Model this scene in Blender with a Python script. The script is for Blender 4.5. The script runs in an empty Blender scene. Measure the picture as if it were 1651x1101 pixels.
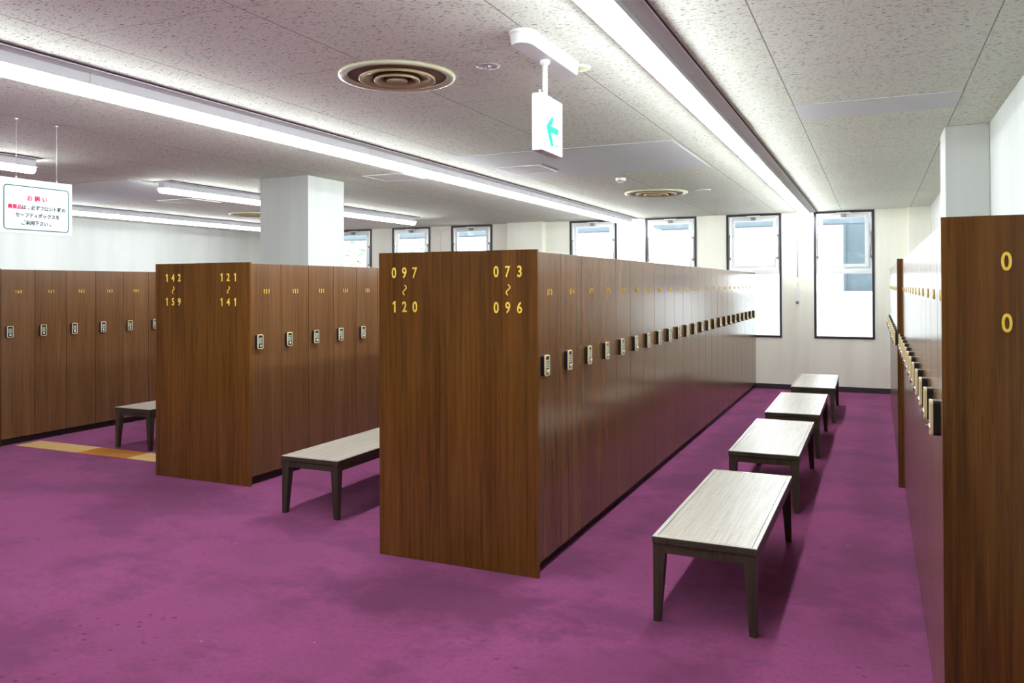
import bpy, bmesh, math, random
from mathutils import Matrix, Vector
random.seed(7)
S = bpy.context.scene
COL = S.collection

# ------------------------------------------------------------------ camera
W_PX, H_PX = 1651, 1101
F_PX, YAW, PITCH, ROLL, PY, EYE = 1300.34, .4233, .0073, -.0044, 451.45, 1.5993
cam = bpy.data.cameras.new('camera')
cam.sensor_fit = 'HORIZONTAL'; cam.sensor_width = 36
cam.lens = F_PX * 36 / W_PX
cam.shift_y = (PY - H_PX / 2) / W_PX
cam.clip_start = .05
camo = bpy.data.objects.new('camera', cam); COL.objects.link(camo)
c, s = math.cos(YAW), math.sin(YAW)
rt = Vector((c, s, 0)); fw = Vector((-s, c, 0)); up = Vector((0, 0, 1))
c, s = math.cos(PITCH), math.sin(PITCH)
fw, up = fw * c + up * s, up * c - fw * s
c, s = math.cos(ROLL), math.sin(ROLL)
rt, up = rt * c + up * s, up * c - rt * s
M = Matrix.Identity(4)
for i in range(3):
    M[i][0] = rt[i]; M[i][1] = up[i]; M[i][2] = -fw[i]
M.translation = (0, 0, EYE)
camo.matrix_world = M
S.camera = camo

# ------------------------------------------------------------------ world and exposure
S.view_settings.view_transform = 'Standard'
S.view_settings.look = 'None'
S.view_settings.gamma = 1
S.view_settings.use_curve_mapping = False
S.view_settings.exposure = 0.4
SKY = 4.6
TUBE = 41.0
world = bpy.data.worlds.new('overcast_sky'); S.world = world
world.use_nodes = True
bg = world.node_tree.nodes['Background']
bg.inputs['Color'].default_value = (.93, .97, 1, 1)
wn = world.node_tree.nodes; wl = world.node_tree.links      # overcast sky: three times brighter overhead than at the horizon
w_tc = wn.new('ShaderNodeTexCoord'); w_sp = wn.new('ShaderNodeSeparateXYZ'); wl.new(w_tc.outputs['Generated'], w_sp.inputs[0])
w_cl = wn.new('ShaderNodeMath'); w_cl.operation = 'MAXIMUM'; w_cl.inputs[1].default_value = 0; wl.new(w_sp.outputs[2], w_cl.inputs[0])
w_ma = wn.new('ShaderNodeMath'); w_ma.operation = 'MULTIPLY_ADD'; w_ma.inputs[1].default_value = 3 * SKY; w_ma.inputs[2].default_value = SKY
wl.new(w_cl.outputs[0], w_ma.inputs[0]); wl.new(w_ma.outputs[0], bg.inputs['Strength'])
S.cycles.max_bounces = 10
S.cycles.diffuse_bounces = 6
S.cycles.transparent_max_bounces = 12
S.cycles.sample_clamp_indirect = 6

# ------------------------------------------------------------------ material helpers
def mat(name, col=(.8, .8, .8), rough=.5, metal=0, spec=.5, emit=None, estr=0, coat=0):
    m = bpy.data.materials.new(name); m.use_nodes = True
    b = m.node_tree.nodes['Principled BSDF']
    b.inputs['Base Color'].default_value = (*col, 1)
    b.inputs['Roughness'].default_value = rough
    b.inputs['Metallic'].default_value = metal
    b.inputs['Specular IOR Level'].default_value = spec
    b.inputs['Coat Weight'].default_value = coat
    if emit:
        b.inputs['Emission Color'].default_value = (*emit, 1)
        b.inputs['Emission Strength'].default_value = estr
    return m

class NT:
    def __init__(self, m):
        self.t = m.node_tree; self.b = self.t.nodes['Principled BSDF']
    def n(self, kind, **kw):
        nd = self.t.nodes.new(kind)
        for k, v in kw.items():
            if k.startswith('i_'):
                nd.inputs[k[2:].replace('_', ' ')].default_value = v
            else:
                setattr(nd, k, v)
        return nd
    def l(self, a, b): self.t.links.new(a, b)
    def math(self, op, a, b=None, c=None):
        nd = self.t.nodes.new('ShaderNodeMath'); nd.operation = op
        for i, v in enumerate((a, b, c)):
            if v is None: continue
            if isinstance(v, (int, float)): nd.inputs[i].default_value = v
            else: self.l(v, nd.inputs[i])
        return nd.outputs[0]
    def mapping(self, src, scale=(1, 1, 1), loc=None):
        nd = self.t.nodes.new('ShaderNodeMapping')
        nd.inputs['Scale'].default_value = scale
        if loc is not None:
            if hasattr(loc, 'is_linked'): self.l(loc, nd.inputs['Location'])
            else: nd.inputs['Location'].default_value = loc
        self.l(src, nd.inputs['Vector'])
        return nd.outputs[0]
    def noise(self, vec, scale, detail=4, rough=.55, dist=0):
        nd = self.t.nodes.new('ShaderNodeTexNoise')
        nd.inputs['Scale'].default_value = scale; nd.inputs['Detail'].default_value = detail
        nd.inputs['Roughness'].default_value = rough; nd.inputs['Distortion'].default_value = dist
        self.l(vec, nd.inputs['Vector'])
        return nd.outputs['Fac']
    def ramp(self, fac, stops, interp='LINEAR'):
        nd = self.t.nodes.new('ShaderNodeValToRGB'); cr = nd.color_ramp; cr.interpolation = interp
        while len(cr.elements) < len(stops): cr.elements.new(.5)
        for e, (p, col) in zip(cr.elements, stops):
            e.position = p
            e.color = (*col, 1) if hasattr(col, '__len__') else (col, col, col, 1)
        self.l(fac, nd.inputs['Fac'])
        return nd.outputs['Color']
    def mix(self, fac, a, b, mode='MIX'):
        nd = self.t.nodes.new('ShaderNodeMix'); nd.data_type = 'RGBA'; nd.blend_type = mode
        for v, i in ((fac, 0), (a, 6), (b, 7)):
            if isinstance(v, (int, float)): nd.inputs[i].default_value = v
            elif isinstance(v, tuple): nd.inputs[i].default_value = (*v, 1)
            else: self.l(v, nd.inputs[i])
        return nd.outputs[2]
    def bump(self, h, strength=.3, dist=.01):
        nd = self.t.nodes.new('ShaderNodeBump')
        nd.inputs['Strength'].default_value = strength; nd.inputs['Distance'].default_value = dist
        self.l(h, nd.inputs['Height']); self.l(nd.outputs[0], self.b.inputs['Normal'])

def wood(name, dark, mid, light, rough=.2, spec=.5, pores=.6):
    m = mat(name, mid, rough, spec=spec); k = NT(m)
    tc = k.n('ShaderNodeTexCoord').outputs['Object']
    rnd = k.n('ShaderNodeObjectInfo').outputs['Random']
    cx = k.n('ShaderNodeCombineXYZ')
    k.l(k.math('MULTIPLY', rnd, 37.), cx.inputs[0]); k.l(k.math('MULTIPLY', rnd, 53.), cx.inputs[1]); k.l(k.math('MULTIPLY', rnd, 19.), cx.inputs[2])
    ad = k.n('ShaderNodeVectorMath', operation='ADD'); k.l(tc, ad.inputs[0]); k.l(cx.outputs[0], ad.inputs[1])
    v = ad.outputs[0]
    wide = k.noise(k.mapping(v, (6, 6, .35)), 1, 3, .5, .4)
    fine = k.noise(k.mapping(v, (60, 60, 1.6)), 1, 4, .6, .2)
    pore = k.noise(k.mapping(v, (190, 190, 7)), 1, 2, .6)
    f = k.math('ADD', k.math('MULTIPLY', wide, .45), k.math('MULTIPLY', fine, .55))
    colr = k.ramp(f, [(.34, dark), (.5, mid), (.68, light)])
    pm = k.ramp(pore, [(.30, .5), (.42, 1.0)])
    colr = k.mix(pores, colr, k.mix(1, colr, pm, 'MULTIPLY'))
    k.l(colr, k.b.inputs['Base Color'])
    return m

M_wood = wood('brown_wood_laminate', (.062, .022, .0036), (.122, .047, .0070), (.172, .070, .012), .2, .42)
M_door = wood('brown_door_laminate', (.095, .042, .016), (.138, .064, .025), (.175, .085, .036), .2, .5, .3)
M_wood_in = mat('dark_carcass_edge', (.02, .009, .004), .6)
M_kick = mat('dark_kick_board', (.018, .011, .010), .5)
M_gold = mat('gold_number', (.98, .66, .07), .35)
M_goldedge = mat('bronze_number_edge', (.05, .02, .006), .5)
M_lockcase = mat('black_lock_case', (.008, .008, .009), .3)
M_lockrim = mat('champagne_lock_rim', (.86, .72, .40), .3, metal=.2)
M_key = mat('pale_lock_keys', (.42, .56, .52), .4)
M_knob = mat('chrome_lock_knob', (.85, .85, .85), .15, metal=.9)

def wallmat(name, col):
    m = mat(name, col, .7, spec=.25); k = NT(m)
    p = k.n('ShaderNodeNewGeometry').outputs['Position']
    stain = k.ramp(k.noise(k.mapping(p, (2.5, 2.5, .35)), 1, 4, .6), [(.35, .9), (.6, 1.0)])
    k.l(k.mix(1, (*col,), stain, 'MULTIPLY'), k.b.inputs['Base Color'])
    k.bump(k.noise(p, 140, 2), .08, .003)
    return m
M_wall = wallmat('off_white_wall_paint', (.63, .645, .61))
M_wallback = wallmat('brightened_cream_wall', (.92, .905, .79))  # base colour lifted above the other walls to stand in for light here
M_base = mat('dark_vinyl_baseboard', (.035, .028, .034), .4)

# carpet -----------------------------------------------------------
M_carpet = mat('purple_carpet', (.25, .05, .15), 1.0, spec=.1); k = NT(M_carpet)
p = k.n('ShaderNodeNewGeometry').outputs['Position']
big = k.noise(p, 1.1, 4, .6)
col = k.ramp(big, [(.3, (.160, .036, .098)), (.5, (.205, .042, .120)), (.72, (.235, .050, .145))])
worn = k.noise(k.mapping(p, (1.15, 1.5, 1)), 1, 9, .68)
col = k.mix(k.ramp(worn, [(.48, 0.), (.58, .62)]), col, (.095, .019, .058))
# trodden, soiled patches in front of the two end panels and along the bench aisle
rag = k.noise(p, 3.6, 9, .76)
for cx_, cy_, rx, ry, amt in ((-2.0, 3.62, .95, .42, .75), (-4.9, 4.62, .95, .40, .6), (-1.42, 8.6, .24, 4.6, .55), (-.05, 8.5, .2, 5.0, .45), (-.9, 3.2, .7, .35, .35), (-6.6, 4.3, .9, .3, .3)):
    dv = k.n('ShaderNodeVectorMath', operation='LENGTH')
    k.l(k.mapping(p, (1 / rx, 1 / ry, 0), (-cx_ / rx, -cy_ / ry, 0)), dv.inputs[0])
    f_ = k.math('ADD', dv.outputs['Value'], k.math('MULTIPLY', k.math('SUBTRACT', rag, .5), 2.6))
    col = k.mix(k.math('MULTIPLY', k.ramp(f_, [(.45, 1.), (.95, 0.)]), amt), col, (.080, .017, .050))
lint = k.noise(p, 38, 5, .75)
col = k.mix(k.ramp(lint, [(.34, .7), (.5, 0.)]), col, (.13, .022, .08))
sp = k.n('ShaderNodeTexVoronoi', feature='F1'); sp.inputs['Scale'].default_value = 9
k.l(k.mapping(p, (1, 1.6, 1)), sp.inputs['Vector'])
spm = k.noise(p, 1.3, 3, .6)
speck = k.math('MULTIPLY', k.ramp(sp.outputs['Distance'], [(.08, 1.), (.16, 0.)]), k.ramp(spm, [(.48, 0.), (.58, .8)]))
col = k.mix(speck, col, (.035, .006, .025))
sp2 = k.n('ShaderNodeTexVoronoi', feature='F1'); sp2.inputs['Scale'].default_value = 5.3
k.l(p, sp2.inputs['Vector'])
col = k.mix(k.ramp(sp2.outputs['Distance'], [(.018, .9), (.03, 0.)]), col, (.5, .36, .4))
k.l(col, k.b.inputs['Base Color'])
k.b.inputs['Sheen Weight'].default_value = .25
k.b.inputs['Sheen Tint'].default_value = (.9, .4, .75, 1)
k.bump(k.noise(p, 260, 3, .7), .5, .006)

# ceiling ----------------------------------------------------------
def ceiling_material():
    m = mat('pitted_ceiling_board', (.74, .69, .62), .9, spec=.15); k = NT(m)
    p = k.n('ShaderNodeNewGeometry').outputs['Position']
    sx = k.n('ShaderNodeSeparateXYZ'); k.l(p, sx.inputs[0])
    tint = k.ramp(k.noise(p, .8, 3), [(.3, (.82, .845, .735)), (.7, (.865, .89, .77))])
    pits = k.noise(k.mapping(p, (42, 125, 1)), 1, 2, .6)
    pit = k.ramp(pits, [(.345, 1.), (.385, 0.)])
    pits2 = k.noise(k.mapping(p, (110, 260, 1)), 1, 2, .5)
    pit2 = k.ramp(pits2, [(.33, .5), (.38, 0.)])
    pm = k.math('MAXIMUM', pit, pit2)
    col = k.mix(k.math('MULTIPLY', pm, .9), tint, (.17, .145, .125))
    def line(coord, off, step, wdt):
        a = k.math('SUBTRACT', coord, off)
        a = k.math('WRAP', a, step / 2, -step / 2)
        a = k.math('ABSOLUTE', a)
        return k.math('LESS_THAN', a, wdt)
    lx = line(sx.outputs[0], -.45, .915, .0028)
    ly = line(sx.outputs[1], 5.22, .93, .0016)
    col = k.mix(k.math('MULTIPLY', lx, .75), col, (.14, .12, .11))
    col = k.mix(k.math('MULTIPLY', ly, .6), col, (.22, .19, .17))
    k.l(col, k.b.inputs['Base Color'])
    h = k.math('SUBTRACT', 1, k.math('MAXIMUM', pm, lx))
    k.bump(h, .45, .004)
    return m
M_ceil = ceiling_material()
M_ceilflat = mat('smooth_grey_ceiling_board', (.76, .79, .79), .7)
M_hatch = mat('painted_hatch_board', (.70, .67, .63), .6)
M_hatchrim = mat('pale_metal_rim', (.80, .79, .77), .35, metal=.3)
M_white = mat('white_plastic', (.85, .85, .84), .35)
M_tray = mat('white_enamel_tray', (.88, .88, .90), .4)
M_housing = mat('white_lamp_housing', (.80, .80, .82), .4)
M_gap = mat('dark_edge_seam', (.03, .03, .03), .8)  # dark seam line along both edges of the light tray
M_tube = mat('lit_tube_diffuser', (.9, .9, .9), .5, emit=(.90, .97, 1.0), estr=TUBE)
M_cream = mat('cream_enamel', (.70, .70, .47), .35)
M_brownring = mat('dusty_brown_metal', (.42, .31, .16), .5, metal=.1)
M_throat = mat('dusty_dark_throat', (.20, .12, .075), .6)
M_clear = mat('pale_glassy_cap', (.62, .64, .66), .15)
M_darkframe = mat('dark_bronze_frame', (.022, .016, .026), .4)
M_alu = mat('pale_aluminium', (.78, .79, .78), .35, metal=.2)
M_metal = mat('grey_metal', (.25, .24, .23), .35, metal=.6)
M_glass = bpy.data.materials.new('clear_glass'); M_glass.use_nodes = True
nt = M_glass.node_tree; nt.nodes.clear()
o_ = nt.nodes.new('ShaderNodeOutputMaterial'); mx = nt.nodes.new('ShaderNodeMixShader'); tr = nt.nodes.new('ShaderNodeBsdfTransparent'); gl = nt.nodes.new('ShaderNodeBsdfGlossy'); fr = nt.nodes.new('ShaderNodeFresnel')
gl.inputs['Roughness'].default_value = .02; tr.inputs['Color'].default_value = (.95, .98, 1, 1)
nt.links.new(fr.outputs[0], mx.inputs[0]); nt.links.new(tr.outputs[0], mx.inputs[1]); nt.links.new(gl.outputs[0], mx.inputs[2]); nt.links.new(mx.outputs[0], o_.inputs[0])

# bench materials
M_benchwood = wood('dark_bench_wood', (.020, .016, .008), (.042, .034, .017), (.065, .052, .027), .35)
M_rim = mat('pale_bench_rim', (.52, .49, .43), .22, spec=.6)
M_mat = mat('woven_bamboo_top', (.5, .43, .32), .35, spec=.5); k = NT(M_mat)
tc = k.n('ShaderNodeTexCoord').outputs['Object']
st = k.noise(k.mapping(tc, (210, 2.5, 1)), 1, 3, .6)
cr = k.noise(k.mapping(tc, (14, 160, 1)), 1, 2, .5)
col = k.ramp(k.math('ADD', k.math('MULTIPLY', st, .75), k.math('MULTIPLY', cr, .25)), [(.33, (.29, .25, .185)), (.47, (.41, .37, .30)), (.62, (.51, .47, .40))])
k.l(col, k.b.inputs['Base Color']); k.bump(st, .25, .002)

# ------------------------------------------------------------------ mesh helpers
def link(o, parent=None):
    COL.objects.link(o)
    if parent is not None: o.parent = parent
    return o
def new_mesh(name, bm, mats):
    me = bpy.data.meshes.new(name); bm.normal_update(); bm.to_mesh(me); bm.free()
    for m in (mats if isinstance(mats, (list, tuple)) else [mats]): me.materials.append(m)
    return me
def obj(name, bm, mats, parent=None, loc=None):
    o = bpy.data.objects.new(name, new_mesh(name, bm, mats) if isinstance(bm, bmesh.types.BMesh) else bm)
    if loc is not None: o.location = loc
    return link(o, parent)
def empty(name, loc=(0, 0, 0), rz=0):
    o = bpy.data.objects.new(name, None); o.empty_display_size = .1
    o.location = loc; o.rotation_euler = (0, 0, rz)
    return link(o)
def tag(o, label, cat, group=None):
    o['label'] = label; o['category'] = cat
    if group: o['group'] = group
    return o
def struct(o):
    o['kind'] = 'structure'; return o
def box(bm, x0, x1, y0, y1, z0, z1, bev=0, seg=2, mi=0):
    r = bmesh.ops.create_cube(bm, size=1, matrix=Matrix.LocRotScale(Vector(((x0 + x1) / 2, (y0 + y1) / 2, (z0 + z1) / 2)), None, Vector((x1 - x0, y1 - y0, z1 - z0))))
    vs = r['verts']; fs = {f for v in vs for f in v.link_faces}
    for f in fs: f.material_index = mi
    if bev:
        es = list({e for v in vs for e in v.link_edges})
        rb = bmesh.ops.bevel(bm, geom=es, offset=bev, segments=seg, profile=.5, affect='EDGES')
        for f in rb['faces']: f.material_index = mi
    return vs
def bxm(*a, **k):
    bm = bmesh.new(); box(bm, *a, **k); return bm
def prism(bm, pts, fn, h0, h1, mi=0):
    """outline pts (u,v) pushed from h0 to h1 ; fn(u,v,h)->xyz"""
    a = [bm.verts.new(fn(u, v, h0)) for u, v in pts]; b = [bm.verts.new(fn(u, v, h1)) for u, v in pts]
    n = len(pts); fs = [bm.faces.new(a[::-1]), bm.faces.new(b)]
    for i in range(n): fs.append(bm.faces.new((a[i], a[(i + 1) % n], b[(i + 1) % n], b[i])))
    for f in fs: f.material_index = mi
    bmesh.ops.recalc_face_normals(bm, faces=fs)
def lathe(bm, prof, n=48, mi=0, cx=0, cy=0, close=False):
    rings = []
    for r, z in prof:
        if r < 1e-6: rings.append([bm.verts.new((cx, cy, z))])
        else: rings.append([bm.verts.new((cx + r * math.cos(2 * math.pi * i / n), cy + r * math.sin(2 * math.pi * i / n), z)) for i in range(n)])
    fs = []
    pairs = list(zip(rings, rings[1:])) + ([(rings[-1], rings[0])] if close else [])
    for a, b in pairs:
        for i in range(n):
            j = (i + 1) % n
            if len(a) == 1 and len(b) == 1: continue
            if len(a) == 1: fs.append(bm.faces.new((a[0], b[i], b[j])))
            elif len(b) == 1: fs.append(bm.faces.new((a[i], b[0], a[j])))
            else: fs.append(bm.faces.new((a[i], b[i], b[j], a[j])))
    for f in fs: f.material_index = mi; f.smooth = True
    bmesh.ops.recalc_face_normals(bm, faces=fs)
def tube(bm, pts, r, n=10, mi=0):
    pts = [Vector(p) for p in pts]; rings = []
    for i, p in enumerate(pts):
        t = (pts[min(i + 1, len(pts) - 1)] - pts[max(i - 1, 0)]).normalized()
        a = t.orthogonal().normalized() if i == 0 else (rings_a - t * rings_a.dot(t)).normalized()
        rings_a = a; b = t.cross(a)
        rings.append([bm.verts.new(p + (a * math.cos(2 * math.pi * k / n) + b * math.sin(2 * math.pi * k / n)) * r) for k in range(n)])
    fs = []
    for u, v in zip(rings, rings[1:]):
        for k_ in range(n): fs.append(bm.faces.new((u[k_], u[(k_ + 1) % n], v[(k_ + 1) % n], v[k_])))
    fs.append(bm.faces.new(rings[0][::-1])); fs.append(bm.faces.new(rings[-1]))
    for f in fs: f.material_index = mi; f.smooth = True
    bmesh.ops.recalc_face_normals(bm, faces=fs)
def rrect(w, h, r, n=5):
    pts = []
    for cx_, cy_, a0 in ((w / 2 - r, h / 2 - r, 0), (-w / 2 + r, h / 2 - r, 90), (-w / 2 + r, -h / 2 + r, 180), (w / 2 - r, -h / 2 + r, 270)):
        for i in range(n + 1):
            a = math.radians(a0 + 90 * i / n); pts.append((cx_ + r * math.cos(a), cy_ + r * math.sin(a)))
    return pts
FX = lambda u, v, h: (h, u, v)          # faces +X : u -> +Y, v -> Z
FY = lambda u, v, h: (u, -h, v)         # faces -Y : u -> +X, v -> Z
RX = Matrix(((0, 0, 1, 0), (1, 0, 0, 0), (0, 1, 0, 0), (0, 0, 0, 1)))
RY = Matrix(((1, 0, 0, 0), (0, 0, -1, 0), (0, 1, 0, 0), (0, 0, 0, 1)))

_txt = {}
def text_bm(body, height, xs=1., depth=.002, offset=0., pitch=None, ref='0'):
    """flat lettering centred on u=0 with its middle at v=0, cap height = height, in the uv plane"""
    bm = bmesh.new()
    def raw(ch):
        key = (ch, offset)
        if key not in _txt:
            cu = bpy.data.curves.new('t', 'FONT'); cu.body = ch; cu.size = 1; cu.resolution_u = 4; cu.offset = offset; cu.extrude = .5
            ob = bpy.data.objects.new('t', cu); COL.objects.link(ob)
            dg = bpy.context.evaluated_depsgraph_get(); dg.update()
            me = bpy.data.meshes.new_from_object(ob.evaluated_get(dg))
            bpy.data.objects.remove(ob); bpy.data.curves.remove(cu)
            _txt[key] = me
        return _txt[key]
    def one():
        key = ('one', offset)
        if key not in _txt:
            a = offset; t = bmesh.new(); y1 = rf[3]; w_ = .105 * (rf[3] - rf[2]) / .7
            prism(t, [(-w_ / 2 - a + .03, rf[2] - a), (w_ / 2 + a + .03, rf[2] - a), (w_ / 2 + a + .03, y1 + a), (-w_ / 2 - a * .5 + .05, y1 + a), (-.17 - a, y1 - .12 + a * .3), (-.15 - a, y1 - .21 - a), (-w_ / 2 - a + .03, y1 - .145 - a)],
                  lambda u, v, h: (u, v, h), -.5, .5)
            me = bpy.data.meshes.new('one'); t.to_mesh(me); t.free(); _txt[key] = me
        return _txt[key]
    def ext(me):
        xs_ = [v.co.x for v in me.vertices]; ys_ = [v.co.y for v in me.vertices]
        return min(xs_), max(xs_), min(ys_), max(ys_)
    rf = ext(raw(ref)); sc = height / (rf[3] - rf[2]); mid = (rf[3] + rf[2]) / 2
    def put(me, dx, cxm):
        t = bmesh.new(); t.from_mesh(me)
        for v in t.verts: v.co = Vector(((v.co.x - cxm) * sc * xs + dx, (v.co.y - mid) * sc, (v.co.z + .5) * depth))
        tmp = bpy.data.meshes.new('tmp'); t.to_mesh(tmp); t.free(); bm.from_mesh(tmp); bpy.data.meshes.remove(tmp)
    if pitch is None:
        me = raw(body); e = ext(me); put(me, 0, (e[0] + e[1]) / 2)
    else:
        for i, ch in enumerate(body):
            if ch == ' ': continue
            me = one() if ch == '1' else raw(ch); e = ext(me); put(me, (i - (len(body) - 1) / 2) * pitch, (e[0] + e[1]) / 2)
    return bm
def merge(dst, src, mi=0, M_=None):
    for f in src.faces: f.material_index = mi
    if M_ is not None: src.transform(M_)
    me = bpy.data.meshes.new('tmp'); src.to_mesh(me); src.free(); dst.from_mesh(me); bpy.data.meshes.remove(me)
ORD = ['', 'first', 'second', 'third', 'fourth', 'fifth', 'sixth', 'seventh', 'eighth', 'ninth', 'tenth', 'eleventh', 'twelfth', 'thirteenth', 'fourteenth', 'fifteenth', 'sixteenth',
       'seventeenth', 'eighteenth', 'nineteenth', 'twentieth', 'twenty-first', 'twenty-second', 'twenty-third', 'twenty-fourth']

# ------------------------------------------------------------------ room shell
CZ, YB, XR, XL, YF = 2.70, 12.98, .72, -11.45, -3.2
struct(obj('floor', bxm(XL - .2, XR + .2, YF - .2, YB + .2, -.1, 0), M_carpet))
struct(obj('ceiling', bxm(XL - .2, XR + .2, YF - .2, YB + .2, CZ, CZ + .12), M_ceil))
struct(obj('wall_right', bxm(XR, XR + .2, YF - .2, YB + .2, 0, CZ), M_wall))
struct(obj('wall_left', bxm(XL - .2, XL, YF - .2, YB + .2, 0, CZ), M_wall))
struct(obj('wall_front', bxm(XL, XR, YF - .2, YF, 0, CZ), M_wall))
WIN = [(-9.62, -8.79), (-8.33, -7.50), (-7.06, -6.23), (-4.76, -3.925), (-3.44, -2.605), (-2.136, -1.31), (-.845, -.01)]
SILL, HEAD = .79, 2.70
bm = bmesh.new()
box(bm, XL, XR, YB, YB + .2, 0, SILL)
xs_ = [XL] + [v for w in WIN for v in w] + [XR]
for a, b in zip(xs_[0::2], xs_[1::2]): box(bm, a, b, YB, YB + .2, SILL, CZ)
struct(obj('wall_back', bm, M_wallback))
bm = bmesh.new(); box(bm, -5.87, -5.20, YB - .16, YB, 0, CZ, .004)
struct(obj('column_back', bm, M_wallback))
bm = bmesh.new(); box(bm, .435, XR, YB - .14, YB, 0, CZ, .004)
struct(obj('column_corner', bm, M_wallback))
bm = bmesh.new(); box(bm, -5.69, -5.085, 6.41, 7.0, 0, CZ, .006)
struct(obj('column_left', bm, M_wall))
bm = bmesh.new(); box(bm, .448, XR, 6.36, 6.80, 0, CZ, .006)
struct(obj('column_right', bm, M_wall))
bm = bmesh.new(); box(bm, -5.20, .435, YB - .012, YB, 0, .078, .003)
struct(obj('baseboard_back', bm, M_base))
bm = bmesh.new(); box(bm, XL, -5.87, YB - .012, YB, 0, .078, .003)
struct(obj('baseboard_rear', bm, M_base))
bm = bmesh.new(); box(bm, XL, XL + .012, YF, YB - .02, 0, .078, .003)
struct(obj('baseboard_left', bm, M_base))

# smooth patches in the ceiling
for (x0, x1, y0, y1) in ((-.447, .462, 5.225, 5.688), (-3.30, -1.395, 6.06, 7.61), (-9.85, -6.9, 5.85, 7.35)):
    struct(obj('ceiling_panel', bxm(x0, x1, y0, y1, CZ - .003, CZ + .001), M_ceilflat))

# ------------------------------------------------------------------ windows
def window(n, x0, x1):
    root = struct(empty('window_%d' % n, ((x0 + x1) / 2, YB, SILL)))
    w = (x1 - x0) / 2; h = HEAD - SILL; rail = 1.015
    def ring(bm, a, b, z0, z1, t, y0, y1, bev=.002):
        box(bm, a, a + t, y0, y1, z0, z1, bev); box(bm, b - t, b, y0, y1, z0, z1, bev)
        box(bm, a + t, b - t, y0, y1, z0, z0 + t, bev); box(bm, a + t, b - t, y0, y1, z1 - t, z1, bev)
    bm = bmesh.new(); ring(bm, -w, w, 0, h, .033, -.012, .09); obj('window_frame', bm, M_darkframe, root)
    bm = bmesh.new(); ring(bm, -w + .026, w - .026, rail, h - .026, .032, .005, .07); box(bm, -w + .026, w - .026, .0, .07, rail - .045, rail + .02, .003)
    obj('window_trim', bm, M_alu, root)
    bm = bmesh.new(); ring(bm, -w + .075, w - .075, rail + .05, h - .06, .05, -.004, .05, .004)
    sash = obj('sash', bm, M_alu, root)
    obj('pane', bxm(-w + .115, w - .115, .02, .026, rail + .09, h - .1), M_glass, sash)
    obj('pane', bxm(-w + .022, w - .022, .03, .036, .022, rail - .04), M_glass, root)
    bm = bmesh.new(); box(bm, -.10, .10, -.035, -.005, h - .05, h - .028, .004); box(bm, -.035, .035, -.045, -.006, h - .098, h - .05, .006, mi=1)
    obj('opener_motor', bm, [M_alu, M_metal], root)
    for s_ in (-1, 1):
        bm = bmesh.new(); xx = s_ * (w - .055)
        tube(bm, [(xx, -.012, rail + .22), (xx + s_ * .012, -.016, rail + .55)], .006, 8)
        box(bm, xx - .012, xx + .012, -.03, -.004, rail + .535, rail + .575, .004)
        box(bm, xx - .018, xx + .018, -.034, -.004, rail + .185, rail + .225, .006)
        obj('stay_arm', bm, M_metal, root)
for i, (a, b) in enumerate(WIN): window(i + 1, a, b)

def opener_cable(xm, xl, xr):
    bm = bmesh.new(); y = YB - .008
    def arc(xa, xb, z0, z1):
        return [(xa + (xb - xa) * t, y, z0 + (z1 - z0) * (t ** 2.4)) for t in [i / 10 for i in range(11)]]
    tube(bm, arc(xl, xm - .004, 2.665, 2.57) + [(xm - .004, y, 1.72)], .0035, 6)
    tube(bm, arc(xr, xm + .004, 2.655, 2.57) + [(xm + .004, y, 1.72)], .0035, 6)
    return bm
for xm, xl, xr, lab in ((-1.078, -1.31, -.845, 'white forked cable above the wall control between the two windows beside the bench aisle'),
                        (-3.68, -3.925, -3.44, 'white forked cable on the wall just right of the back pilaster window'),
                        (-7.28, -7.50, -7.06, 'white forked cable between the windows seen above the central end panel')):
    tag(obj('window_cable', opener_cable(xm, xl, xr), M_white), lab, 'cable', 'window opener cables')
t = tag(empty('window_opener_control', (-1.08, YB, 1.32)), 'narrow white window opener control mounted on the wall between two windows', 'control')
bm = bmesh.new(); box(bm, -.024, .024, -.04, 0, .03, .24, .008); obj('cover', bm, M_white, t)
bm = bmesh.new(); box(bm, -.02, .02, -.045, -.002, 0, .032, .006); obj('crank_socket', bm, M_metal, t)
bm = bmesh.new(); tube(bm, [(0, -.016, .24), (0, -.016, .385)], .008, 10); obj('tube', bm, M_white, t)

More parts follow.
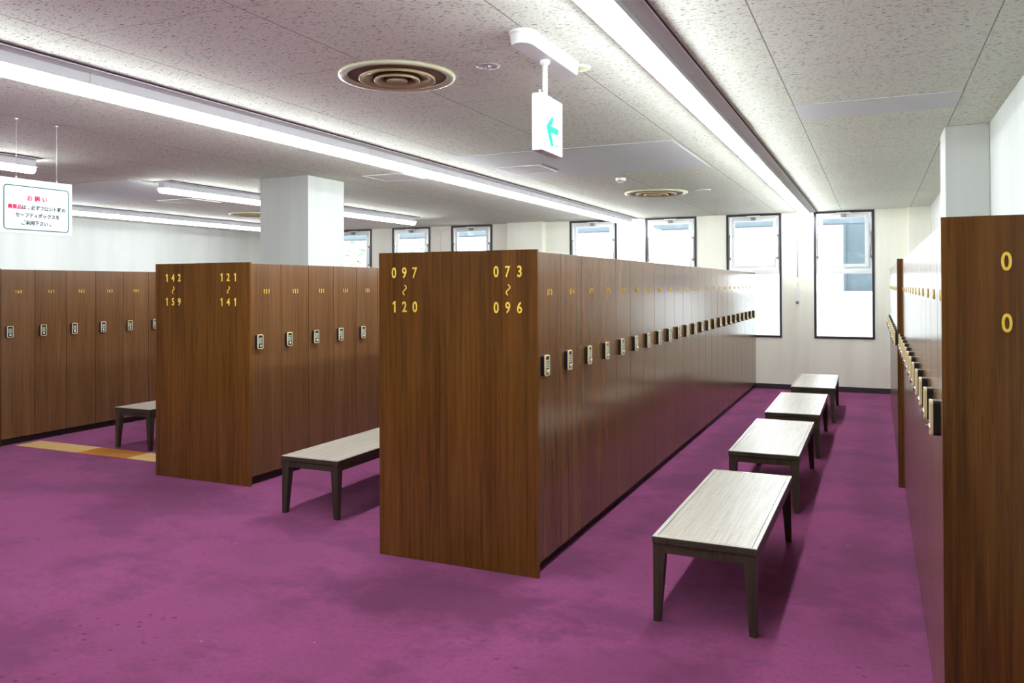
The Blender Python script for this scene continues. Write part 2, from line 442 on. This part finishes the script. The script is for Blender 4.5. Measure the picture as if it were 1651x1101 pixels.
# ------------------------------------------------------------------ lockers
LH = 1.79
def locker_meshes(p, depth):
    d = {}
    bm = bmesh.new(); box(bm, -depth, -.021, .002, p - .002, .068, LH, .001, 1); d['body'] = new_mesh('locker_body', bm, M_wood_in)
    bm = bmesh.new(); box(bm, -.0205, -.0005, .0028, p - .0028, .070, LH - .001, .0012, 2); d['door'] = new_mesh('locker_door', bm, M_door)
    bm = bmesh.new(); box(bm, -depth, -.045, .0005, p - .0005, 0, .068); d['plinth'] = new_mesh('locker_plinth', bm, M_kick)
    return d
def lock_meshes():
    d = {}; cy, cz = .078, 1.155; w, h = .062, .116
    def sh(pts): return [(u + cy, v + cz) for u, v in pts]
    bm = bmesh.new(); prism(bm, sh(rrect(w, h, .012)), FX, 0, .026); d['lock'] = new_mesh('lock', bm, M_lockcase)
    bm = bmesh.new(); o1, o2 = sh(rrect(w + .001, h + .001, .0125)), sh(rrect(w - .009, h - .010, .009)); n = len(o1)
    lv = [[bm.verts.new(FX(u, v, hh)) for u, v in oo] for oo, hh in ((o1, .021), (o1, .030), (o2, .031), (o2, .0265))]
    for a, b in zip(lv, lv[1:]):
        for i in range(n): bm.faces.new((a[i], a[(i + 1) % n], b[(i + 1) % n], b[i]))
    bmesh.ops.recalc_face_normals(bm, faces=bm.faces[:]); d['lock_rim'] = new_mesh('lock_rim', bm, M_lockrim)
    bm = bmesh.new()
    for r in range(4):
        for q in range(3): box(bm, .0262, .029, cy - .0165 + q * .0118, cy - .0071 + q * .0118, cz + .024 - r * .0125, cz + .0315 - r * .0125)
    d['keypad'] = new_mesh('keypad', bm, M_key)
    bm = bmesh.new(); lathe(bm, [(0, .0), (.0125, .0), (.0125, .006), (.011, .008), (0, .008)], 20); box(bm, -.003, .003, -.011, .011, .007, .016, .001, 1)
    bm.transform(Matrix.Translation((.026, cy, cz - .034)) @ Matrix.Rotation(math.radians(-35), 4, 'X') @ RX)
    d['thumb_turn'] = new_mesh('thumb_turn', bm, M_knob)
    return d
LOCK = lock_meshes()
_num = {}
def number_mesh(n, p):
    key = (n, round(p, 4))
    if key not in _num:
        bm = bmesh.new()
        merge(bm, text_bm(n, .037, .68, .0010, .035, .0285), 1)
        merge(bm, text_bm(n, .034, .62, .0026, .004, .0285), 0)
        bm.transform(Matrix.Translation((-.0004, p / 2, 1.563)) @ RX)
        _num[key] = new_mesh('number', bm, [M_gold, M_goldedge])
    return _num[key]
_first = {}
def locker(num, x, y, p, depth, rz, label, group):
    """the first of each size is built, the others copy it part by part"""
    key = (round(p, 4), depth)
    if key not in _first:
        root = empty('locker', (x, y, 0), rz); m = locker_meshes(p, depth)
        for n in ('body', 'plinth', 'door'): obj(n, m[n], None, root)
        lk = obj('lock', LOCK['lock'], None, root)
        for n in ('lock_rim', 'keypad', 'thumb_turn'): obj(n, LOCK[n], None, lk)
        obj('number_lettering', number_mesh(num, p), None, root)
        _first[key] = root
    else:
        src = _first[key]; root = src.copy(); COL.objects.link(root)
        root.location = (x, y, 0); root.rotation_euler = (0, 0, rz)
        for ch in [o for o in src.children]:
            c_ = ch.copy(); c_.parent = root; COL.objects.link(c_)
            if ch.name.startswith('number'): c_.data = number_mesh(num, p)
            for g_ in [o for o in ch.children]:
                d_ = g_.copy(); d_.parent = c_; COL.objects.link(d_)
    tag(root, label, 'locker', group)
    return root
PI = math.pi
def row(n0, n1, x, y0, p, depth, face, name, group, step=1, dfun=None):
    """face +1 : doors look to +X ; -1 : to -X. numbers run away from the camera when step = 1"""
    nums = list(range(n0, n1 + 1))[::step]
    for i, n in enumerate(nums):
        y = y0 + i * p; dd = dfun(y, y + p) if dfun else depth
        if dd is None: continue
        lab = 'brown locker numbered %03d, %s from the near end of %s' % (n, ORD[i + 1], name)
        if face > 0: locker('%03d' % n, x, y, p, dd, 0, lab, group)
        else: locker('%03d' % n, x, y + p, p, dd, PI, lab, group)

PM, P2, P3, P4 = .3694, .362, .362, .355
row(73, 96, -1.698, 4.106, PM, .502, 1, 'the long central row', 'lockers in the central row')
row(97, 120, -2.707, 4.106, PM, .502, -1, "the central island's far face", 'lockers on the far face of the central island', -1)
row(121, 141, -4.582, 5.055, P2, .50, 1, 'the second island', 'lockers on the second island')
row(142, 159, -5.600, 5.055, P2, .505, -1, "the second island's far face", 'lockers on the far face of the second island', -1,
    lambda a, b: None if (b > 6.39 and a < 7.02) else .505)
row(160, 174, -8.042, 5.30, P3, .50, 1, 'the left wall row', 'lockers in the left row')
row(49, 60, .192, 2.757, P4, .51, -1, 'the near right bank', 'lockers in the near right bank', 1, lambda a, b: .25 if (b > 6.34 and a < 6.82) else .51)
row(61, 72, .166, 7.068, P4, .51, -1, 'the far right bank', 'lockers in the far right bank')

# end panels --------------------------------------------------------
def range_part(panel, body, u, v, kind='number', sc=1.):
    bm = bmesh.new()
    if kind == 'tilde':
        for wd, dp, mi in ((.0068, .0015, 1), (.0038, .004, 0)):
            pts = []
            for i in range(21):
                tt = i / 20; a = 2 * PI * tt
                pts.append((.0115 * math.sin(a), .030 - .060 * tt))
            L, R_ = [], []
            for i, (a, b) in enumerate(pts):
                q0, q1 = pts[max(i - 1, 0)], pts[min(i + 1, 20)]
                dx, dy = q1[0] - q0[0], q1[1] - q0[1]; l = math.hypot(dx, dy); w_ = wd * (.75 + .25 * math.sin(PI * i / 20))
                L.append((a - dy / l * w_, b + dx / l * w_)); R_.append((a + dy / l * w_, b - dx / l * w_))
            n = len(L)
            vv = [[bm.verts.new((a, b, hh)) for a, b in side] for side in (L, R_) for hh in (0, dp)]
            l0, l1, r0, r1 = vv; fs = []
            for i in range(n - 1):
                fs += [bm.faces.new((l1[i], l1[i + 1], r1[i + 1], r1[i])), bm.faces.new((l0[i], l0[i + 1], l1[i + 1], l1[i])), bm.faces.new((r0[i], r1[i], r1[i + 1], r0[i + 1]))]
            for f in fs: f.material_index = mi
            bmesh.ops.recalc_face_normals(bm, faces=fs)
    else:
        for i, ch in enumerate(body):           # raised digits, fixed one by one
            d_ = bmesh.new()
            merge(d_, text_bm(ch, .069 * sc, .80, .0015, .045, .0715), 1)
            merge(d_, text_bm(ch, .064 * sc, .76, .0040, .018, .0715), 0)
            d_.transform(Matrix.Translation((u + (i - 1) * .0715, 0, v)) @ RY)
            obj('digit', d_, [M_gold, M_goldedge], panel)
        bm.free(); return
    bm.transform(Matrix.Translation((u, 0, v)) @ RY)
    obj('wave_dash', bm, [M_gold, M_goldedge], panel)
def end_panel(x0, x1, y, ranges, label, h=1.80, th=.02, sc=1., z1=1.680, z2=1.479):
    t = tag(empty('locker_end_panel', ((x0 + x1) / 2, y, 0)), label, 'locker end panel', 'locker end panels')
    w = (x1 - x0) / 2
    obj('board', bxm(-w, w, 0, th, 0, h, .0015), M_wood, t)
    for xc, a, b in ranges:
        u = xc - (x0 + x1) / 2
        range_part(t, a, u, z1, sc=sc); range_part(t, None, u + .002, (z1 + z2) / 2 - .002, 'tilde'); range_part(t, b, u, z2, sc=sc)
end_panel(-2.716, -1.688, 4.084, [(-2.536, '097', '120'), (-1.865, '073', '096')], 'brown wood-grain end panel with gold numbers 097 to 120 and 073 to 096')
end_panel(-5.609, -4.572, 5.033, [(-5.404, '142', '159'), (-4.797, '121', '141')], 'brown wood-grain end panel with gold numbers 142 to 159 and 121 to 141')
end_panel(.180, .712, 2.735, [(.420, '049', '060')], 'brown wood-grain end panel at the picture edge with a gold zero in each row', sc=.87, z1=1.665, z2=1.485)
end_panel(.155, .712, 7.045, [], 'narrow plain brown end panel standing between the two right-hand locker banks')
end_panel(-9.06, -8.036, 5.275, [], 'brown end panel just outside the row that starts with locker 160')

# ------------------------------------------------------------------ benches
BW, BL, BH = .485, 1.53, .405
def make_bench():
    root = empty('bench'); w, l = BW / 2, BL
    bm = bmesh.new(); box(bm, -w, w, 0, l, BH - .034, BH - .003, .003); obj('top_board', bm, M_benchwood, root)
    bm = bmesh.new(); e = .022
    for a in ((-w + .001, -w + e, .001, l - .001), (w - e, w - .001, .001, l - .001), (-w + e, w - e, .001, e), (-w + e, w - e, l - e, l - .001)): box(bm, *a, BH - .003, BH, .0008, 1)
    obj('rim', bm, M_rim, root)
    obj('woven_top', bxm(-w + e + .003, w - e - .003, e + .003, l - e - .003, BH - .0035, BH - .0012), M_mat, root)
    bm = bmesh.new(); a0, a1 = BH - .078, BH - .034
    box(bm, -w + .05, w - .05, .008, .03, a0, a1, .001); box(bm, -w + .05, w - .05, l - .03, l - .008, a0, a1, .001)
    box(bm, -w + .008, -w + .03, .05, l - .05, a0, a1, .001); box(bm, w - .03, w - .008, .05, l - .05, a0, a1, .001)
    obj('apron', bm, M_benchwood, root)
    for sx in (-1, 1):
        for yy, sy in ((0, 1), (l, -1)):
            bm = bmesh.new()
            def sq(t_, z): # square section with its outer corner near the bench corner
                ox, oy = sx * (w - .004), yy + sy * .004
                return [bm.verts.new((ox - sx * a * t_, oy + sy * b * t_, z)) for a, b in ((0, 0), (1, 0), (1, 1), (0, 1))]
            rings = [sq(.058, BH - .034), sq(.056, BH - .085), sq(.034, .004), sq(.030, 0)]
            fs = [bm.faces.new(rings[0]), bm.faces.new(rings[-1])]
            for a, b in zip(rings, rings[1:]):
                for i in range(4): fs.append(bm.faces.new((a[i], a[(i + 1) % 4], b[(i + 1) % 4], b[i])))
            bmesh.ops.recalc_face_normals(bm, faces=fs)
            obj('leg', bm, M_benchwood, root)
    return root
bench0 = make_bench()
spots = [(-.738, 3.785, -.5, 'dark-legged bench with pale woven top, nearest in the right aisle'),
         (-.735, 5.955, 0, 'dark-legged bench with pale woven top, second from the near end of the right aisle'),
         (-.715, 7.905, .3, 'dark-legged bench with pale woven top, third from the near end of the right aisle'),
         (-.675, 9.99, .6, 'dark-legged bench with pale woven top, closest to the window wall in the right aisle'),
         (-3.605, 4.545, 0, 'dark-legged bench with beige woven top, half hidden by the central end panel'),
         (-6.71, 5.735, 0, 'dark-legged bench with beige woven top, before the left row behind the second island')]
for i, (x, y, rz, lab) in enumerate(spots):
    if i == 0: b = bench0
    else:
        b = bench0.copy(); COL.objects.link(b)
        for ch in list(bench0.children):
            c_ = ch.copy(); c_.parent = b; COL.objects.link(c_)
    b.location = (x, y, 0); b.rotation_euler = (0, 0, math.radians(rz))
    tag(b, lab, 'bench', 'low benches in the aisles')

# ------------------------------------------------------------------ coloured floor strip by the left row
t = tag(empty('floor_strip', (-7.0, 5.535, 0)), 'flat yellow and orange strip lying across the carpet before the left lockers', 'floor strip')
def plank(name, c1, c2):
    m = mat(name, c1, .45); k = NT(m); tc = k.n('ShaderNodeTexCoord').outputs['Object']
    k.l(k.ramp(k.noise(k.mapping(tc, (3, 30, 1)), 1, 3), [(.35, c1), (.65, c2)]), k.b.inputs['Base Color']); return m
pale = plank('pale_yellow_wood', (.60, .36, .13), (.72, .47, .20)); orange = plank('orange_wood', (.45, .16, .02), (.58, .24, .04))
for a, b, m, n in ((-.97, -.07, pale, 'pale_board'), (-.065, .60, orange, 'orange_board'), (.605, 1.385, pale, 'pale_board')):
    obj(n, bxm(a, b, -.135, .135, 0, .006, .002), m, t)

# ------------------------------------------------------------------ ceiling light strips
ML = 1.25
def light_meshes():
    bm = bmesh.new(); h = ML
    box(bm, -.118, .118, .001, h - .001, -.012, 0, .003)
    tray = new_mesh('tray', bm, M_tray)
    bm = bmesh.new(); box(bm, .1185, .124, 0, h, -.006, 0); box(bm, -.124, -.1185, 0, h, -.006, 0); gap = new_mesh('edge_trim', bm, M_gap)
    bm = bmesh.new(); box(bm, -.041, .041, .001, h - .001, -.074, -.0121, .004); box(bm, -.068, .068, .001, h - .001, -.0735, -.0685, .001, 1); body = new_mesh('lamp_housing', bm, M_housing)
    bm = bmesh.new(); pts = [(.042 * math.cos(a), -.082 + .042 * math.sin(a)) for a in [-PI * 1.07 + PI * 1.14 * i / 18 for i in range(19)]]
    prism(bm, pts, lambda u, v, q: (u, q, v), .002, h - .002)
    for f in bm.faces: f.smooth = False
    return tray, gap, body, new_mesh('tube_diffuser', bm, M_tube)
LM = light_meshes(); light0 = None
def light_line(x, y_far, n, what, group):
    global light0
    for i in range(n):
        y = y_far - (i + 1) * ML
        lab = 'lit white ceiling strip, %s from the windows in %s' % (ORD[i + 1], what)
        if light0 is None:
            r = empty('ceiling_light', (x, y, CZ)); light0 = r
            for nm, m in zip(('tray', 'edge_trim', 'lamp_housing', 'tube_diffuser'), LM): obj(nm, m, None, r)
        else:
            r = light0.copy(); COL.objects.link(r); r.location = (x, y, CZ)
            for ch in list(light0.children):
                c_ = ch.copy(); c_.parent = r; COL.objects.link(c_)
        tag(r, lab, 'ceiling light', group)
light_line(-.92, 12.93, 10, 'the bench aisle line', 'light strips over the bench aisle')
light_line(-3.67, 12.85, 10, 'the line left of the central island', 'light strips left of the central island')
light_line(-6.72, 11.1, 4, 'the line behind the square column', 'light strips behind the square column')
light_line(-6.56, 4.60, 2, 'the short line above the hanging notice', 'light strips above the hanging notice')
light_line(-9.8, 11.5, 5, 'the line along the left wall', 'light strips along the left wall')

# ------------------------------------------------------------------ round air diffusers
def diffuser(x, y, r, label):
    t = tag(empty('air_diffuser', (x, y, CZ)), label, 'air diffuser', 'round ceiling air diffusers')
    k_ = r / .3
    def ring(name, prof, m):
        bm = bmesh.new(); lathe(bm, [(a * k_, b * k_) for a, b in prof], 56, close=True); return obj(name, bm, m, t)
    ring('outer_ring', [(.3, -.001), (.296, -.014), (.275, -.018), (.262, -.010), (.256, -.012), (.250, -.001)], M_cream)
    ring('throat', [(.2499, -.0012), (.2499, -.0045), (.12, -.003), (.001, -.003), (.001, -.001)], M_throat)
    ring('cone', [(.190, -.007), (.196, -.024), (.190, -.026), (.125, -.009)], M_brownring)
    ring('cone', [(.112, -.010), (.118, -.030), (.112, -.032), (.070, -.014)], M_brownring)
    bm = bmesh.new(); lathe(bm, [(0, -.028 * k_), (.048 * k_, -.028 * k_), (.054 * k_, -.030 * k_), (.054 * k_, -.024 * k_), (.03 * k_, -.005 * k_), (0, -.005 * k_)], 40)
    obj('centre_cap', bm, M_brownring, t)
diffuser(-2.27, 3.59, .305, 'large round cream and brown air diffuser in the ceiling near the exit sign')
diffuser(-2.36, 9.40, .37, 'round cream and brown air diffuser in the ceiling before the back windows')
diffuser(-8.55, 9.45, .33, 'round air diffuser partly hidden behind the square column')

def disc(name, x, y, prof, m, label, cat, group=None):
    bm = bmesh.new(); lathe(bm, prof, 36)
    o = obj(name, bm, m, None, (x, y, CZ)); return tag(o, label, cat, group)
t = tag(empty('sprinkler', (-1.755, 3.615, CZ)), 'small flush sprinkler with glassy rim beside the large air diffuser', 'sprinkler')
bm = bmesh.new(); lathe(bm, [(.058, 0), (.057, -.006), (.046, -.007), (.038, -.002), (.038, 0)], 36); obj('rim', bm, M_clear, t)
bm = bmesh.new(); lathe(bm, [(0, -.016), (.008, -.014), (.012, -.006), (.014, -.001), (0, -.001)], 20); obj('nozzle', bm, M_knob, t)
t = tag(empty('smoke_detector', (-2.375, 8.0, CZ)), 'small white smoke detector hanging below the ceiling before the far diffuser', 'smoke detector')
bm = bmesh.new(); lathe(bm, [(.052, 0), (.052, -.022), (.046, -.030), (0, -.030)], 32); obj('housing', bm, M_white, t)
bm = bmesh.new(); lathe(bm, [(.030, -.030), (.026, -.046), (.018, -.050), (0, -.050)], 28); obj('sensor_cap', bm, M_white, t)
bm = bmesh.new(); lathe(bm, [(.033, -.0302), (.033, -.037), (.0285, -.037), (.0285, -.0302)], 28); obj('grille', bm, M_metal, t)
t = tag(empty('heat_detector', (-1.352, 3.845, CZ)), 'flat round cream ceiling detector beside the exit sign mount', 'detector')
bm = bmesh.new(); lathe(bm, [(.054, 0), (.054, -.006), (.05, -.010), (0, -.011)], 36); obj('cover', bm, M_cream, t)
bm = bmesh.new(); lathe(bm, [(.056, 0), (.056, -.003), (.0545, -.003), (.0545, 0)], 36); obj('rim', bm, M_hatchrim, t)
disc('heat_detector', -1.81, 9.40, [(.09, 0), (.09, -.005), (.08, -.008), (0, -.008)], M_white, 'flat white round ceiling detector right of the far air diffuser', 'detector')

def hatch(x0, x1, y0, y1, label):
    t = tag(empty('access_hatch', ((x0 + x1) / 2, (y0 + y1) / 2, CZ - .003)), label, 'access hatch', 'square ceiling hatches')
    w, l = (x1 - x0) / 2, (y1 - y0) / 2; bm = bmesh.new()
    for a in ((-w, -w + .012, -l, l), (w - .012, w, -l, l), (-w + .012, w - .012, -l, -l + .012), (-w + .012, w - .012, l - .012, l)): box(bm, *a, -.006, .003, .001, 1)
    obj('rim', bm, M_hatchrim, t)
    obj('lid', bxm(-w + .015, w - .015, -l + .015, l - .015, -.003, .003), M_hatch, t)
hatch(-3.21, -2.77, 6.75, 7.23, 'square ceiling hatch in the grey patch behind the exit sign')
hatch(-4.63, -4.18, 6.67, 7.13, 'square ceiling hatch right of the square column top')
hatch(-8.25, -7.70, 7.42, 7.95, 'square ceiling hatch near the light strip left of the column')

# ------------------------------------------------------------------ exit sign
t = tag(empty('exit_sign', (-1.385, 3.475, CZ)), 'glowing white exit sign with a turquoise left arrow hanging from a white pole', 'exit sign')
bm = bmesh.new(); hl, hw = .335, .058
pts = [(u, v) for u, v in rrect(2 * hw, 2 * hl, hw - .001, 10)]
lv = []
for sc_, z in ((1.0, 0), (1.0, -.012), (.93, -.016), (.90, -.048), (.80, -.060)):
    lv.append([bm.verts.new((u * sc_, v * (1 - (1 - sc_) * hw / hl), z)) for u, v in pts])
n = len(pts)
for a, b in zip(lv, lv[1:]):
    for i in range(n): bm.faces.new((a[i], b[i], b[(i + 1) % n], a[(i + 1) % n]))
bm.faces.new(lv[-1]); bm.faces.new(lv[0][::-1]); bmesh.ops.recalc_face_normals(bm, faces=bm.faces[:])
obj('ceiling_mount', bm, M_white, t)
bm = bmesh.new(); tube(bm, [(0, -.02, -.055), (0, -.02, -.235)], .012, 16); lathe(bm, [(.022, -.056), (.022, -.075), (.012, -.083)], 20, cy=-.02); obj('pole', bm, M_white, t)
M_lit = mat('lit_sign_face', (.9, .9, .9), .4, emit=(.95, 1, 1), estr=1.6)
M_arrow = mat('lit_turquoise_arrow', (.0, .10, .06), .6, spec=.05, emit=(.0, .80, .48), estr=.7)
bm = bmesh.new(); box(bm, -.030, .018, -.105, .155, -.487, -.225, .004); box(bm, -.018, .006, -.06, .06, -.227, -.217, .002)
tube(bm, [(-.006, -.07, -.226), (-.006, -.07, -.205)], .006, 8)
box(bm, -.022, .010, -.05, .06, -.4895, -.4865, mi=1)
case = obj('sign_case', bm, [M_white, M_tray], t)
obj('sign_face', bxm(.0182, .0202, -.100, .150, -.482, -.232, .001), M_lit, t)
obj('sign_face', bxm(-.0322, -.0302, -.100, .150, -.482, -.232, .001), M_lit, t)
bm = bmesh.new(); ar = [(-.058, -.375), (.020, -.312), (.030, -.333), (.000, -.357), (.094, -.357), (.094, -.395), (.000, -.395), (.030, -.442), (.018, -.452)]
ar = [(-.053, -.374), (-.006, -.337), (.023, -.322), (.034, -.336), (.008, -.364), (.088, -.364), (.088, -.392), (.004, -.392), (.033, -.444), (-.002, -.448), (-.034, -.401)]
ar = [(u + (u - .01) * .12, v + (v + .39) * .14) for u, v in ar]
prism(bm, ar, FX, .0203, .0212)
obj('arrow', bm, M_arrow, t)
bm = bmesh.new()
for a, b, cc, d_ in ((.062, .069, -.472, -.420), (.092, .098, -.470, -.420), (.069, .092, -.447, -.440), (.078, .083, -.456, -.433)): box(bm, .0203, .0209, a, b, cc, d_)
obj('small_glyph', bm, M_arrow, t)

# ------------------------------------------------------------------ hanging notice
SY0, SY1, SZ0, SZ1 = 3.325, 3.832, 1.955, 2.312
t = tag(empty('hanging_notice', (-5.06, (SY0 + SY1) / 2, SZ1)), 'white notice board with teal border and Japanese text hung on two wires', 'notice board')
w, h = (SY1 - SY0) / 2, SZ1 - SZ0
M_board = mat('white_acrylic', (.68, .70, .70), .3)
M_teal = mat('teal_print', (.002, .12, .12), .6, spec=.1); M_pink = mat('red_pink_print', (.68, .015, .09), .6, spec=.1); M_ink = mat('dark_teal_print', (.006, .045, .055), .6, spec=.1)
obj('board', bxm(-.008, 0, -w, w, -h, 0, .001), M_board, t)
bm = bmesh.new(); bo, bi = rrect(.458, .290, .024), rrect(.446, .278, .018)
vo = [[bm.verts.new((hh, u, v - h / 2 - .012)) for u, v in q] for q in (bo, bi) for hh in (.0002, .0010)]
n = len(bo)
for a, b in ((vo[0], vo[1]), (vo[1], vo[3]), (vo[3], vo[2])):
    for i in range(n): bm.faces.new((a[i], a[(i + 1) % n], b[(i + 1) % n], b[i]))
bmesh.ops.recalc_face_normals(bm, faces=bm.faces[:]); obj('border', bm, M_teal, t)
def notice_text(runs, height, pitch, zc, yc):
    tot = sum(len(r) for r, _ in runs); i = 0
    for r, m in runs:
        bm = text_bm(r, height, 1, .0006, .026, pitch, '品')
        u = (i + (len(r) - 1) / 2 - (tot - 1) / 2) * pitch; i += len(r)
        bm.transform(Matrix.Translation((.0003, u + yc, zc)) @ RX); obj('lettering', bm, m, t)
try:
    notice_text([('お願い', M_pink)], .036, .0525, -.124, .0)
    notice_text([('貴重品', M_pink), ('は、必ずフロント脇の', M_ink)], .029, .0312, -.185, .002)
    notice_text([('セーフティボックスを', M_ink)], .029, .0312, -.236, .005)
    notice_text([('ご利用下さい。', M_ink)], .029, .0312, -.286, -.002)
except Exception as ex:
    print('TEXT', ex)
for yy in (-.142, .141):
    bm = bmesh.new(); tube(bm, [(-.004, yy, 0), (-.004, yy, CZ - SZ1)], .0018, 6)
    tube(bm, [(-.004, yy, -.002), (-.004, yy, .012)], .005, 8); lathe(bm, [(.0, CZ - SZ1), (.012, CZ - SZ1), (.010, CZ - SZ1 - .008), (.003, CZ - SZ1 - .014), (0, CZ - SZ1 - .014)], 14, cx=-.004, cy=yy)
    obj('hanging_wire', bm, M_hatchrim, t)

# ------------------------------------------------------------------ outside the windows
M_snow = mat('pale_outdoor_surface', (.46, .47, .47), .9)
M_eave = mat('blue_grey_fascia', (.11, .15, .18), .7)
k = NT(M_eave)
p = k.n('ShaderNodeNewGeometry').outputs['Position']
k.l(k.ramp(k.noise(p, 9, 5, .7), [(.4, (.048, .068, .08)), (.62, (.062, .082, .094)), (.7, (.16, .18, .19))]), k.b.inputs['Base Color'])
struct(obj('ground_outside', bxm(-30, 18, YB + .2, 40, -.3, -.1), M_snow))
bm = bmesh.new(); box(bm, -16, .9, 14.3, 14.5, 2.585, 3.2); box(bm, -16, .9, 14.28, 14.3, 2.585, 2.60, mi=1); struct(obj('roof_eave', bm, [M_eave, M_darkframe]))
bm = bmesh.new(); box(bm, -30, 18, 15.0, 15.2, -.1, 1.48); struct(obj('standin_wall_outside', bm, M_snow))  # invented low wall, stands in for the overexposed white outdoors and hides the horizon
bm = bmesh.new(); box(bm, -.51, .9, 15.4, 16.4, -.1, 3.4); box(bm, -.515, -.47, 15.36, 15.4, -.1, 3.4)
tag(obj('neighbour_building', bm, M_eave), 'blue-grey rendered building outside the window nearest the right wall', 'building')
bm = bmesh.new(); prism(bm, [(-15.5, -.1), (-5.6, -.1), (-7.0, 1.7), (-11.5, 2.75), (-14.5, 2.2)], FY, -17.05, -18.6)
struct(obj('hill_outside', bm, mat('pale_earth', (.45, .42, .33), .9)))
bm = bmesh.new(); rg = random.Random(3)
for i in range(5200):
    x = rg.uniform(-14.5, -6.6); top = 3.0 - abs(x + 11.5) * .22
    z = 1.0 + (rg.random() ** .8) * (top - 1.0); y = rg.uniform(16.85, 17.08)
    a = rg.uniform(0, 2 * PI); sz = rg.uniform(.03, .075)
    Mx = Matrix.Translation((x, y, z)) @ Matrix.Rotation(a, 4, 'Z') @ Matrix.Rotation(rg.uniform(-1.2, 1.2), 4, 'X')
    vs = [bm.verts.new(Mx @ Vector(q)) for q in ((-sz, 0, 0), (0, sz * .2, -sz * .5), (sz, 0, 0), (0, sz * .2, sz * .5))]
    bm.faces.new(vs).material_index = i % 3
lf = [mat('pale_sunlit_leaf', (.55, .50, .42), .8), mat('green_leaf', (.12, .30, .17), .8), mat('pink_grey_leaf', (.62, .52, .50), .8)]
o = obj('foliage_outside', bm, lf); o['kind'] = 'stuff'; tag(o, 'pale leafy foliage outside the windows left of the central end panel', 'foliage')
